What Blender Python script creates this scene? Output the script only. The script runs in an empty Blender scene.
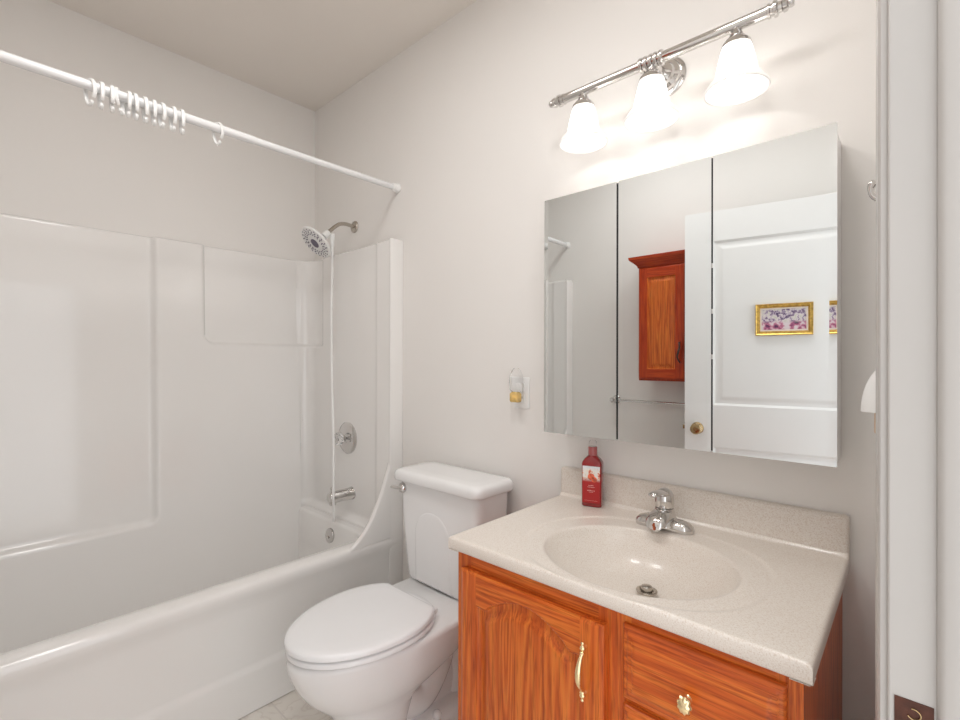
import bpy, bmesh, math, random
from mathutils import Vector, Matrix
random.seed(3)
S = bpy.context.scene
COL = S.collection

# ------------------------------------------------------------------ camera, world, exposure
cam_d = bpy.data.cameras.new('camera'); cam = bpy.data.objects.new('camera', cam_d); COL.objects.link(cam)
cam_d.sensor_width = 36.0; cam_d.lens = 36.0 * 478.6 / 960.0; cam_d.clip_start = 0.02
YAW, PITCH, ROLL = (math.radians(v) for v in (42.312, 0.085, 0.121))
cam.location = (0.0, -1.40, 1.263)
_f = Vector((-math.sin(YAW) * math.cos(PITCH), math.cos(YAW) * math.cos(PITCH), math.sin(PITCH)))
_r = Vector((math.cos(YAW), math.sin(YAW), 0)); _u = _r.cross(_f)
_r = _r * math.cos(ROLL) + _u * math.sin(ROLL); _u = _r.cross(_f)
cam.rotation_euler = Matrix((_r, _u, -_f)).transposed().to_euler()
S.camera = cam

W = bpy.data.worlds.new('world'); S.world = W; W.use_nodes = True
W.node_tree.nodes['Background'].inputs[0].default_value = (0.96, 0.98, 1.0, 1)
W.node_tree.nodes['Background'].inputs[1].default_value = 2.0
BULB = 15.0
S.view_settings.view_transform = 'Standard'; S.view_settings.look = 'None'
S.view_settings.exposure = 0.0; S.view_settings.gamma = 1.0
S.view_settings.use_curve_mapping = False

# above the frame: ceiling lamp mid-floor, plus an added fill light before the vanity
for nm, loc, watt, size in (('room_ceiling_lamp', (-1.15, -1.05, 2.685), 6.8, 0.40), ('vanity_fill_light', (-0.46, -0.95, 2.685), 5.6, 0.30)):
    ld = bpy.data.lights.new(nm, 'AREA'); ld.shape = 'DISK'; ld.size = size; ld.energy = watt; ld.color = (1.0, 0.992, 0.985)
    lo = bpy.data.objects.new(nm, ld); lo.location = loc; COL.objects.link(lo)

# ------------------------------------------------------------------ materials
def new_mat(name):
    m = bpy.data.materials.new(name); m.use_nodes = True
    nt = m.node_tree; return m, nt, nt.nodes['Principled BSDF']

def node(nt, t, **kw):
    n = nt.nodes.new(t)
    for k, v in kw.items():
        if k in n.inputs: n.inputs[k].default_value = v
        else: setattr(n, k, v)
    return n

def coords(nt, scale=(1, 1, 1), kind='Object', rot=(0, 0, 0)):
    tc = node(nt, 'ShaderNodeTexCoord'); mp = node(nt, 'ShaderNodeMapping')
    mp.inputs['Scale'].default_value = scale; mp.inputs['Rotation'].default_value = rot
    nt.links.new(tc.outputs[kind], mp.inputs[0]); return mp.outputs[0]

def ramp(nt, fac, stops):
    r = node(nt, 'ShaderNodeValToRGB'); e = r.color_ramp.elements
    while len(e) < len(stops): e.new(0.5)
    for el, (p, c) in zip(e, stops):
        el.position = p; el.color = (*c, 1) if len(c) == 3 else c
    nt.links.new(fac, r.inputs[0]); return r.outputs[0]

def simple(name, col, rough=0.5, metal=0.0, bump=0.0, bscale=200.0, var=0.03, vscale=6.0, coat=0.0, spec=0.5):
    """paint / plastic / metal with a faint procedural variation of tone and grain"""
    m, nt, b = new_mat(name)
    v = coords(nt)
    n = node(nt, 'ShaderNodeTexNoise', Scale=vscale, Detail=3.0); nt.links.new(v, n.inputs['Vector'])
    lo_ = tuple(c * (1 - var) for c in col); hi_ = tuple(min(1, c * (1 + var)) for c in col)
    nt.links.new(ramp(nt, n.outputs['Fac'], [(0.3, lo_), (0.7, hi_)]), b.inputs['Base Color'])
    b.inputs['Roughness'].default_value = rough; b.inputs['Metallic'].default_value = metal
    b.inputs['Coat Weight'].default_value = coat; b.inputs['Specular IOR Level'].default_value = spec
    if bump:
        n2 = node(nt, 'ShaderNodeTexNoise', Scale=bscale, Detail=2.0); nt.links.new(v, n2.inputs['Vector'])
        bp = node(nt, 'ShaderNodeBump', Strength=bump, Distance=0.001); nt.links.new(n2.outputs['Fac'], bp.inputs['Height'])
        nt.links.new(bp.outputs[0], b.inputs['Normal'])
    return m

def oak(name, axis, tone=(1, 1, 1)):
    """oak with grain running along axis ('x' or 'z')"""
    m, nt, b = new_mat(name)
    long_, cross = 0.045, 1.0
    sc = (long_, cross, cross) if axis == 'x' else (cross, cross, long_)
    v = coords(nt, sc)
    big = node(nt, 'ShaderNodeTexNoise', Scale=11.0, Detail=2.5); nt.links.new(v, big.inputs['Vector'])
    mul = node(nt, 'ShaderNodeMath', operation='MULTIPLY'); mul.inputs[1].default_value = 16.0
    nt.links.new(big.outputs['Fac'], mul.inputs[0])
    fr = node(nt, 'ShaderNodeMath', operation='FRACT'); nt.links.new(mul.outputs[0], fr.inputs[0])
    t = lambda c: tuple(a * k for a, k in zip(c, tone))
    c1 = ramp(nt, fr.outputs[0], [(0.0, t((0.49, 0.084, 0.011))), (0.25, t((0.65, 0.142, 0.021))), (0.45, t((0.68, 0.180, 0.027))), (0.75, t((0.61, 0.122, 0.018))), (1.0, t((0.48, 0.079, 0.010)))])
    pore = node(nt, 'ShaderNodeTexNoise', Scale=200.0, Detail=2.5, Roughness=0.75); nt.links.new(v, pore.inputs['Vector'])
    c2 = ramp(nt, pore.outputs['Fac'], [(0.36, (0.60, 0.47, 0.38)), (0.47, (0.94, 0.92, 0.90)), (0.58, (1.10, 1.12, 1.15))])
    mx = node(nt, 'ShaderNodeMixRGB', blend_type='MULTIPLY'); mx.inputs[0].default_value = 0.8
    nt.links.new(c1, mx.inputs[1]); nt.links.new(c2, mx.inputs[2])
    nt.links.new(mx.outputs[0], b.inputs['Base Color'])
    b.inputs['Roughness'].default_value = 0.33; b.inputs['Coat Weight'].default_value = 0.1; b.inputs['Coat Roughness'].default_value = 0.2; b.inputs['Specular IOR Level'].default_value = 0.35
    bp = node(nt, 'ShaderNodeBump', Strength=0.15, Distance=0.0006); nt.links.new(pore.outputs['Fac'], bp.inputs['Height'])
    nt.links.new(bp.outputs[0], b.inputs['Normal'])
    return m

M = {}
M['wall'] = simple('wall_paint', (0.87, 0.842, 0.810), 0.65, bump=0.12, bscale=260, var=0.012, vscale=2)
M['wall_left'] = M['wall']
M['ceiling'] = simple('ceiling_paint', (0.86, 0.805, 0.745), 0.85, bump=0.1, bscale=180, var=0.012, vscale=2)
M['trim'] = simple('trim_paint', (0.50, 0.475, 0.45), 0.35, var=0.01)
M['doorpaint'] = simple('door_paint', (0.84, 0.83, 0.815), 0.35, var=0.01)
M['acrylic'] = simple('tub_acrylic', (0.90, 0.88, 0.855), 0.13, var=0.008, vscale=3, coat=0.3)
M['porcelain'] = simple('porcelain', (0.91, 0.905, 0.90), 0.10, var=0.006)
M['seat'] = simple('seat_plastic', (0.91, 0.91, 0.915), 0.2, var=0.006)
M['plastic'] = simple('white_plastic', (0.89, 0.885, 0.87), 0.3, var=0.01)
M['rod'] = simple('rod_enamel', (0.86, 0.86, 0.86), 0.25, var=0.01)
M['chrome'] = simple('chrome', (0.66, 0.645, 0.63), 0.07, 1.0, var=0.01)
M['nickel'] = simple('brushed_nickel', (0.50, 0.46, 0.41), 0.22, 1.0, var=0.03)
M['brass'] = simple('polished_brass', (0.92, 0.76, 0.45), 0.16, 1.0, var=0.03)
M['bronze'] = simple('antique_bronze', (0.42, 0.30, 0.16), 0.22, 1.0, var=0.05)
M['darkiron'] = simple('dark_iron', (0.06, 0.05, 0.045), 0.35, 0.6, var=0.05)
M['mortise'] = simple('dark_brown_metal', (0.085, 0.028, 0.016), 0.45, 0.3, bump=0.3, bscale=400, var=0.3, vscale=60)
M['rubber'] = simple('grey_nozzle_rubber', (0.16, 0.14, 0.19), 0.5, var=0.05)
M['black'] = simple('black_gap', (0.02, 0.02, 0.02), 0.6)
M['gold'] = simple('gold_frame', (0.62, 0.40, 0.10), 0.3, 0.8, bump=0.4, bscale=300, var=0.3, vscale=90)
M['mat_board'] = simple('cream_mat', (0.86, 0.76, 0.66), 0.7)
M['oak_v'] = oak('oak_vertical', 'z'); M['oak_h'] = oak('oak_horizontal', 'x')
M['oak_panel'] = oak('oak_panel', 'z', (0.97, 1.0, 1.0))
M['oak_red_v'] = oak('oak_red_vertical', 'z', (0.72, 0.36, 0.30)); M['oak_red_h'] = oak('oak_red_horizontal', 'x', (0.72, 0.36, 0.30))

def m_mirror():
    m, nt, b = new_mat('mirror_glass')
    b.inputs['Base Color'].default_value = (0.82, 0.85, 0.855, 1); b.inputs['Metallic'].default_value = 1.0
    b.inputs['Roughness'].default_value = 0.0
    return m
M['mirror'] = m_mirror()

def m_counter():
    m, nt, b = new_mat('speckled_counter')
    v = coords(nt)
    n = node(nt, 'ShaderNodeTexNoise', Scale=420.0, Detail=2.0); nt.links.new(v, n.inputs['Vector'])
    c1 = ramp(nt, n.outputs['Fac'], [(0.33, (0.70, 0.60, 0.51)), (0.46, (0.80, 0.73, 0.66)), (0.62, (0.83, 0.765, 0.695)), (0.74, (0.87, 0.825, 0.775))])
    n2 = node(nt, 'ShaderNodeTexVoronoi', Scale=240.0); nt.links.new(v, n2.inputs['Vector'])
    c2 = ramp(nt, n2.outputs['Distance'], [(0.06, (0.62, 0.50, 0.40)), (0.15, (1, 1, 1))])
    mx = node(nt, 'ShaderNodeMixRGB', blend_type='MULTIPLY'); mx.inputs[0].default_value = 0.5
    nt.links.new(c1, mx.inputs[1]); nt.links.new(c2, mx.inputs[2]); nt.links.new(mx.outputs[0], b.inputs['Base Color'])
    b.inputs['Roughness'].default_value = 0.28; b.inputs['Coat Weight'].default_value = 0.2
    return m
M['counter'] = m_counter()

def m_floor():
    m, nt, b = new_mat('marbled_tile')
    v = coords(nt)
    n = node(nt, 'ShaderNodeTexNoise', Scale=7.0, Detail=6.0, Distortion=1.6); nt.links.new(v, n.inputs['Vector'])
    c = ramp(nt, n.outputs['Fac'], [(0.30, (0.80, 0.75, 0.68)), (0.47, (0.78, 0.73, 0.67)), (0.505, (0.70, 0.64, 0.58)), (0.54, (0.80, 0.75, 0.69)), (0.75, (0.84, 0.80, 0.74))])
    br = node(nt, 'ShaderNodeTexBrick', offset=0.0); br.inputs['Scale'].default_value = 1.0
    br.inputs['Brick Width'].default_value = 0.305; br.inputs['Row Height'].default_value = 0.305; br.inputs['Mortar Size'].default_value = 0.003
    br.inputs['Mortar'].default_value = (0.68, 0.63, 0.58, 1)
    nt.links.new(v, br.inputs['Vector']); nt.links.new(c, br.inputs['Color1']); nt.links.new(c, br.inputs['Color2'])
    nt.links.new(br.outputs['Color'], b.inputs['Base Color']); b.inputs['Roughness'].default_value = 0.3
    return m
M['floor'] = m_floor()

def m_shade():
    m, nt, b = new_mat('frosted_glass')
    out = nt.nodes['Material Output']; nt.nodes.remove(b)
    n = node(nt, 'ShaderNodeTexNoise', Scale=30.0, Detail=3.0); nt.links.new(coords(nt), n.inputs['Vector'])
    c = ramp(nt, n.outputs['Fac'], [(0.3, (0.94, 0.93, 0.92)), (0.7, (0.98, 0.97, 0.96))])
    tr = node(nt, 'ShaderNodeBsdfTranslucent'); df = node(nt, 'ShaderNodeBsdfDiffuse'); gl = node(nt, 'ShaderNodeBsdfGlossy', Roughness=0.2)
    for s in (tr, df): nt.links.new(c, s.inputs['Color'])
    m1 = node(nt, 'ShaderNodeMixShader'); m1.inputs[0].default_value = 0.45
    nt.links.new(tr.outputs[0], m1.inputs[1]); nt.links.new(df.outputs[0], m1.inputs[2])
    m2 = node(nt, 'ShaderNodeMixShader'); m2.inputs[0].default_value = 0.05
    nt.links.new(m1.outputs[0], m2.inputs[1]); nt.links.new(gl.outputs[0], m2.inputs[2]); nt.links.new(m2.outputs[0], out.inputs[0])
    return m
M['shade'] = m_shade()

def m_bulb():
    m, nt, b = new_mat('lit_bulb')
    b.inputs['Base Color'].default_value = (1, 1, 1, 1)
    b.inputs['Emission Color'].default_value = (1.0, 0.975, 0.945, 1); b.inputs['Emission Strength'].default_value = BULB
    return m
M['bulb'] = m_bulb()

def m_glass(name, col, rough=0.05, ior=1.45):
    m, nt, b = new_mat(name)
    b.inputs['Base Color'].default_value = (*col, 1); b.inputs['Transmission Weight'].default_value = 1.0
    b.inputs['Roughness'].default_value = rough; b.inputs['IOR'].default_value = ior
    return m
M['clear'] = m_glass('clear_plastic', (0.97, 0.97, 0.97))
M['thin_clear'] = m_glass('thin_clear_plastic', (0.97, 0.97, 0.97), 0.05, 1.12)
M['oil'] = m_glass('amber_oil', (0.95, 0.66, 0.22), 0.1)
M['redgel'] = simple('red_gel_bottle', (0.27, 0.006, 0.008), 0.12, var=0.06, vscale=30, coat=0.5)

def m_label():
    """bottle label: pale upper half with a fruit picture, red lower half"""
    m, nt, b = new_mat('bottle_label')
    tc = node(nt, 'ShaderNodeTexCoord'); sp = node(nt, 'ShaderNodeSeparateXYZ'); nt.links.new(tc.outputs['Object'], sp.inputs[0])
    n = node(nt, 'ShaderNodeTexNoise', Scale=75.0, Detail=3.0); nt.links.new(tc.outputs['Object'], n.inputs['Vector'])
    fruit = ramp(nt, n.outputs['Fac'], [(0.36, (0.55, 0.05, 0.03)), (0.42, (0.85, 0.42, 0.26)), (0.48, (0.86, 0.80, 0.72)), (0.6, (0.86, 0.83, 0.80)), (0.68, (0.75, 0.45, 0.22))])
    z = node(nt, 'ShaderNodeMapRange'); z.inputs[1].default_value = 0.078; z.inputs[2].default_value = 0.092
    nt.links.new(sp.outputs[2], z.inputs[0])
    mx = node(nt, 'ShaderNodeMixRGB'); mx.inputs[1].default_value = (0.42, 0.012, 0.013, 1)
    nt.links.new(z.outputs[0], mx.inputs[0]); nt.links.new(fruit, mx.inputs[2])
    z2 = node(nt, 'ShaderNodeMapRange'); z2.inputs[1].default_value = 0.112; z2.inputs[2].default_value = 0.122
    nt.links.new(sp.outputs[2], z2.inputs[0])
    mx2 = node(nt, 'ShaderNodeMixRGB'); mx2.inputs[2].default_value = (0.74, 0.77, 0.80, 1)
    nt.links.new(z2.outputs[0], mx2.inputs[0]); nt.links.new(mx.outputs[0], mx2.inputs[1])
    nt.links.new(mx2.outputs[0], b.inputs['Base Color']); b.inputs['Roughness'].default_value = 0.35
    return m
M['label'] = m_label()
M['peach'] = simple('peach_print', (0.80, 0.13, 0.06), 0.4, var=0.5, vscale=120)
M['paleprint'] = simple('pale_print', (0.80, 0.50, 0.45), 0.4)

def m_print():
    """floral print: blossoms in pink and plum along the bottom, pale sky over them"""
    m, nt, b = new_mat('floral_print')
    tc = node(nt, 'ShaderNodeTexCoord')
    v1 = node(nt, 'ShaderNodeTexNoise', Scale=55.0, Detail=4.0, Roughness=0.7); nt.links.new(tc.outputs['Object'], v1.inputs['Vector'])
    c1 = ramp(nt, v1.outputs['Fac'], [(0.34, (0.05, 0.03, 0.08)), (0.43, (0.20, 0.13, 0.24)), (0.49, (0.50, 0.42, 0.50)), (0.55, (0.76, 0.69, 0.67)), (0.65, (0.55, 0.55, 0.45))])
    v2 = node(nt, 'ShaderNodeTexNoise', Scale=38.0, Detail=4.0); nt.links.new(tc.outputs['Object'], v2.inputs['Vector'])
    c2 = ramp(nt, v2.outputs['Fac'], [(0.36, (0.07, 0.02, 0.07)), (0.44, (0.28, 0.06, 0.15)), (0.52, (0.58, 0.22, 0.32)), (0.60, (0.72, 0.62, 0.64))])
    sp = node(nt, 'ShaderNodeSeparateXYZ'); nt.links.new(tc.outputs['Object'], sp.inputs[0])
    z = node(nt, 'ShaderNodeMapRange'); z.inputs[1].default_value = -0.02; z.inputs[2].default_value = -0.004
    nt.links.new(sp.outputs[2], z.inputs[0])
    mx = node(nt, 'ShaderNodeMixRGB'); nt.links.new(z.outputs[0], mx.inputs[0]); nt.links.new(c2, mx.inputs[1]); nt.links.new(c1, mx.inputs[2])
    nt.links.new(mx.outputs[0], b.inputs['Base Color']); b.inputs['Roughness'].default_value = 0.4
    return m
M['print'] = m_print()

# ------------------------------------------------------------------ mesh helpers
def obj(name, bm, mats, parent=None, smooth=True, angle=40, bevel=0.0, loc=None, subsurf=0):
    me = bpy.data.meshes.new(name)
    bmesh.ops.recalc_face_normals(bm, faces=bm.faces) if not getattr(bm, '_keep', False) else None
    bm.to_mesh(me); bm.free()
    for m in (mats if isinstance(mats, (list, tuple)) else [mats]): me.materials.append(m)
    o = bpy.data.objects.new(name, me); COL.objects.link(o)
    if parent: o.parent = parent
    if loc: o.location = loc
    if bevel:
        b = o.modifiers.new('bevel', 'BEVEL'); b.width = bevel; b.segments = 3; b.limit_method = 'ANGLE'; b.angle_limit = math.radians(35)
    if subsurf:
        s = o.modifiers.new('subdivision', 'SUBSURF'); s.levels = subsurf; s.render_levels = subsurf
    if smooth:
        me.polygons.foreach_set('use_smooth', [True] * len(me.polygons))
        me.set_sharp_from_angle(angle=math.radians(angle))
    return o

def empty(name, loc, rotz=0.0, parent=None):
    e = bpy.data.objects.new(name, None); e.location = loc; e.rotation_euler = (0, 0, rotz); e.empty_display_size = 0.05
    COL.objects.link(e)
    if parent: e.parent = parent
    return e

def tag(o, label, cat, group=None):
    o['label'] = label; o['category'] = cat
    if group: o['group'] = group
    return o

def thing(name, label, cat, loc, rotz=0.0, group=None): return tag(empty(name, loc, rotz), label, cat, group)
def struct(o): o['kind'] = 'structure'; return o

def add_box(bm, lo, hi, mat=0, taper=None):
    vs = [bm.verts.new((x, y, z)) for z in (lo[2], hi[2]) for y in (lo[1], hi[1]) for x in (lo[0], hi[0])]
    for q in ((0, 1, 3, 2), (4, 6, 7, 5), (0, 4, 5, 1), (2, 3, 7, 6), (0, 2, 6, 4), (1, 5, 7, 3)):
        f = bm.faces.new([vs[i] for i in q]); f.material_index = mat
    return vs

def box(*boxes):
    bm = bmesh.new()
    for b in boxes: add_box(bm, *b)
    return bm

def loft(bm, loops, cap0=True, cap1=True, mat=0, closed=True):
    rows = [[bm.verts.new(p) for p in L] for L in loops]
    n = len(rows[0])
    for a, b in zip(rows, rows[1:]):
        for i in range(n if closed else n - 1):
            f = bm.faces.new((a[i], a[(i + 1) % n], b[(i + 1) % n], b[i])); f.material_index = mat
    if cap0: bm.faces.new(rows[0][::-1]).material_index = mat
    if cap1: bm.faces.new(rows[-1]).material_index = mat
    return rows

def frame_of(axis):
    a = Vector(axis).normalized(); t = Vector((0, 0, 1)) if abs(a.z) < 0.9 else Vector((1, 0, 0))
    u = a.cross(t).normalized(); v = a.cross(u).normalized(); return a, u, v

def add_lathe(bm, prof, org=(0, 0, 0), axis=(0, 0, 1), n=32, mat=0, cap0=True, cap1=True, sx=1.0, sy=1.0):
    """prof = [(radius, along), ...]"""
    a, u, v = frame_of(axis); o = Vector(org); loops = []
    for r, h in prof:
        loops.append([o + a * h + u * (r * sx * math.cos(2 * math.pi * i / n)) + v * (r * sy * math.sin(2 * math.pi * i / n)) for i in range(n)])
    loft(bm, loops, cap0, cap1, mat); return bm

def lathe(*a, **k): return add_lathe(bmesh.new(), *a, **k)

def add_tube(bm, pts, r, n=12, mat=0, caps=True):
    pts = [Vector(p) for p in pts]; rr = r if isinstance(r, (list, tuple)) else [r] * len(pts)
    loops = []; pu = None
    for i, p in enumerate(pts):
        d = (pts[min(i + 1, len(pts) - 1)] - pts[max(i - 1, 0)]).normalized()
        if pu is None: _, u, _ = frame_of(d)
        else: u = (pu - d * pu.dot(d)).normalized()
        v = d.cross(u); pu = u
        loops.append([p + u * (rr[i] * math.cos(2 * math.pi * k / n)) + v * (rr[i] * math.sin(2 * math.pi * k / n)) for k in range(n)])
    loft(bm, loops, caps, caps, mat); return bm

def spline(pts, per=10):
    """Catmull-Rom through pts (tuples of any length)"""
    P = [tuple(p) for p in pts]; P = [P[0]] + P + [P[-1]]; out = []
    for i in range(1, len(P) - 2):
        for k in range(per):
            t = k / per
            out.append(tuple(0.5 * (2 * b + (c - a) * t + (2 * a - 5 * b + 4 * c - d) * t * t + (3 * b - a - 3 * c + d) * t ** 3)
                             for a, b, c, d in zip(P[i - 1], P[i], P[i + 1], P[i + 2])))
    out.append(P[-2]); return out

def rrect(x0, x1, y0, y1, r, z, n=8):
    """rounded rectangle loop, counter-clockwise, 4*(n+1) points"""
    r = min(r, (x1 - x0) / 2 - 1e-4, (y1 - y0) / 2 - 1e-4); out = []
    for cx, cy, a0 in ((x1 - r, y1 - r, 0), (x0 + r, y1 - r, 90), (x0 + r, y0 + r, 180), (x1 - r, y0 + r, 270)):
        for k in range(n + 1):
            a = math.radians(a0 + 90 * k / n); out.append((cx + r * math.cos(a), cy + r * math.sin(a), z))
    return out

def sstep(a, b, x):
    t = max(0.0, min(1.0, (x - a) / (b - a))); return t * t * (3 - 2 * t)

def relief(x0, x1, z0, z1, depth, thick, step=0.004, matfn=None, xs=None, zs=None):
    """slab whose front (towards -Y, at y = 0) is carved back by depth(x, z); back at y = thick"""
    bm = bmesh.new()
    nx = max(2, round((x1 - x0) / step)); nz = max(2, round((z1 - z0) / step))
    X = xs or [x0 + (x1 - x0) * i / nx for i in range(nx + 1)]; Z = zs or [z0 + (z1 - z0) * i / nz for i in range(nz + 1)]
    V = [[bm.verts.new((x, depth(x, z), z)) for x in X] for z in Z]
    for j in range(len(Z) - 1):
        for i in range(len(X) - 1):
            f = bm.faces.new((V[j][i], V[j][i + 1], V[j + 1][i + 1], V[j + 1][i]))
            if matfn: f.material_index = matfn((X[i] + X[i + 1]) / 2, (Z[j] + Z[j + 1]) / 2)
    ring = [V[0][i] for i in range(len(X))] + [V[j][-1] for j in range(1, len(Z))] + [V[-1][i] for i in range(len(X) - 2, -1, -1)] + [V[j][0] for j in range(len(Z) - 2, 0, -1)]
    back = [bm.verts.new((v.co.x, thick, v.co.z)) for v in ring]
    for i in range(len(ring)):
        j = (i + 1) % len(ring)
        f = bm.faces.new((ring[j], ring[i], back[i], back[j]))
        if matfn: f.material_index = matfn((ring[i].co.x + ring[j].co.x) / 2, (ring[i].co.z + ring[j].co.z) / 2)
    bm.faces.new(back)
    return bm

# ------------------------------------------------------------------ room shell
XL, XR, YF, ZC = -2.565, -0.0225, -1.715, 2.70
WT = 0.115
DY0, DY1, DZ = -1.615, -0.720, 2.045       # doorway opening between jamb faces, and its head
struct(obj('floor', box(((XL - WT, YF - WT, -0.05), (1.3, WT, 0.0))), M['floor']))
struct(obj('ceiling', box(((XL - WT, YF - WT, ZC), (XR + WT, WT, ZC + 0.05))), M['ceiling']))
struct(obj('wall_back', box(((XL - WT, 0, 0), (XR + WT, WT, ZC))), M['wall']))
struct(obj('wall_left', box(((XL - WT, YF, 0), (XL, 0, ZC))), M['wall']))
struct(obj('wall_front', box(((XL - WT, YF - WT, 0), (XR + WT, YF, ZC))), M['wall']))
struct(obj('wall_right', box(((XR, DY1 + 0.02, 0), (XR + WT, 0, ZC)), ((XR, YF, 0), (XR + WT, DY0 - 0.02, ZC)),
                             ((XR, DY0 - 0.02, DZ + 0.02), (XR + WT, DY1 + 0.02, ZC))), M['wall']))
# door lining with its stop, and casing on the room side
bm = box(((XR, DY1, 0), (XR + WT, DY1 + 0.02, DZ + 0.02)), ((XR, DY0 - 0.02, 0), (XR + WT, DY0, DZ + 0.02)), ((XR, DY0, DZ), (XR + WT, DY1, DZ + 0.02)))
for y0, y1, z0, z1 in ((DY1 - 0.011, DY1, 0, DZ), (DY0, DY0 + 0.011, 0, DZ), (DY0 + 0.011, DY1 - 0.011, DZ - 0.011, DZ)):
    w_ = 0.0065
    if z0 == 0:
        yi, yo = (y1, y0) if y0 < -1 + 0.5 and y1 == DY1 else (y0, y1)
        sg = -1 if yi == DY1 else 1
        loft(bm, [[(0.0165, yi, z), (0.0165, yi + sg * 0.003, z), (0.0165 + w_ * 0.4, yi + sg * 0.0085, z), (0.0165 + w_, yi + sg * 0.011, z), (0.0435, yi + sg * 0.011, z), (0.0500, yi + sg * 0.006, z), (0.0500, yi, z)] for z in (z0, z1)])
    else: add_box(bm, (0.0165, y0, z0), (0.0500, y1, z1))
jamb = struct(obj('trim_1', bm, M['trim'], bevel=0.0025))
CP = [(0.0, 0.0), (0.0, 0.0060), (0.004, 0.0085), (0.014, 0.0092), (0.030, 0.0108), (0.050, 0.0126), (0.058, 0.0118), (0.062, 0.0)]
def casing():
    bm = bmesh.new()
    a, b, h = DY1 + 0.005, DY0 - 0.005, DZ + 0.005
    rows = []
    for d, t in CP: rows.append([(XR - t, a + d, 0.0), (XR - t, a + d, h + d), (XR - t, b - d, h + d), (XR - t, b - d, 0.0)])
    loft(bm, rows, False, False, closed=False)
    return bm
struct(obj('trim_2', casing(), M['trim'], angle=25))
# strike plate let into the lining
bm = relief(-0.0155, 0.0155, -0.029, 0.029, lambda x, z: 0.0, 0.0012, step=0.02)
sp = obj('strike_plate', bm, M['mortise'], jamb, loc=(-0.0012, DY1 - 0.0011, 0.877)); sp['label'] = 'dark brown strike plate'
bm = bmesh.new()
add_tube(bm, [(0.0055 * math.cos(a), 0, 0.0055 * math.sin(a)) for a in [math.radians(20 * k - 150) for k in range(14)]], 0.0008, 8)
obj('screw', bm, M['bronze'], sp, loc=(0.0, -0.001, 0.016))
# baseboard of the back wall between tub and vanity
struct(obj('baseboard_back', box(((-1.752, -0.012, 0), (-0.872, 0, 0.085))), M['trim'], bevel=0.003))

# room door, standing open against the far wall
DW, DT, DH = 0.885, 0.035, 2.03
door = empty('door_1', (-0.038, -1.600, 0.010), math.atan2(0.165, -0.985)); struct(door)
def door_depth(x, z):
    d = 0.0
    for (a, b, c, e) in ((0.115, DW - 0.135, 1.025, 1.875), (0.115, DW - 0.135, 0.22, 0.812)):
        s = min(x - a, b - x, z - c, e - z)
        if s > 0:
            g = 0.009 * sstep(0, 0.012, s) - 0.006 * sstep(0.022, 0.05, s); d = max(d, g)
    return d
xs = sorted(set([0, DW] + [round(v + o, 4) for v, sgn in ((0.115, 1), (DW - 0.135, -1)) for o in [sgn * k * 0.004 for k in range(14)]]))
zs = sorted(set([0, DH] + [round(v + o, 4) for v, sgn in ((1.025, 1), (1.875, -1), (0.22, 1), (0.812, -1)) for o in [sgn * k * 0.004 for k in range(14)]]))
bm = relief(0, DW, 0, DH, door_depth, DT, xs=xs, zs=zs)
leaf = obj('leaf', bm, M['doorpaint'], door, angle=30)
leaf.rotation_euler = (0, 0, 0)
for sgn, y in ((-1, 0.0), (1, DT)):
    kb = obj('knob', lathe([(0.031, 0), (0.031, 0.004), (0.026, 0.010), (0.014, 0.014), (0.011, 0.026), (0.020, 0.034), (0.0275, 0.046), (0.027, 0.056), (0.019, 0.062), (0.010, 0.0625), (0.009, 0.060), (0.0, 0.060)],
                           (DW - 0.062, y, 0.902), (0, sgn, 0), 32, cap1=False), M['bronze'], door)
    kb['label'] = 'bronze round privacy knob'
obj('latch', box(((DW - 0.001, 0.010, 0.875), (DW + 0.0015, 0.026, 0.930)), ((DW + 0.001, 0.013, 0.892), (DW + 0.012, 0.023, 0.912))), M['bronze'], door, bevel=0.001)
for z in (0.22, 1.02, 1.82):
    obj('hinge', lathe([(0.006, -0.045), (0.0065, -0.04), (0.0065, 0.04), (0.006, 0.045)], (-0.004, DT + 0.002, z), (0, 0, 1), 12), M['bronze'], door)

# ------------------------------------------------------------------ one-piece tub and shower surround
XF = -1.757                                   # front plane of the unit
unit = thing('bathtub_shower_unit', 'white one-piece bathtub with glossy shower walls along the left wall', 'bathtub', (XF, -0.86, 0))
inv = Vector((-XF, 0.86, 0))
U = lambda p: (p[0] - XF, p[1] + 0.86, p[2])
def bm_shift(bm, off):
    bmesh.ops.translate(bm, verts=bm.verts, vec=off); return bm

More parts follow.
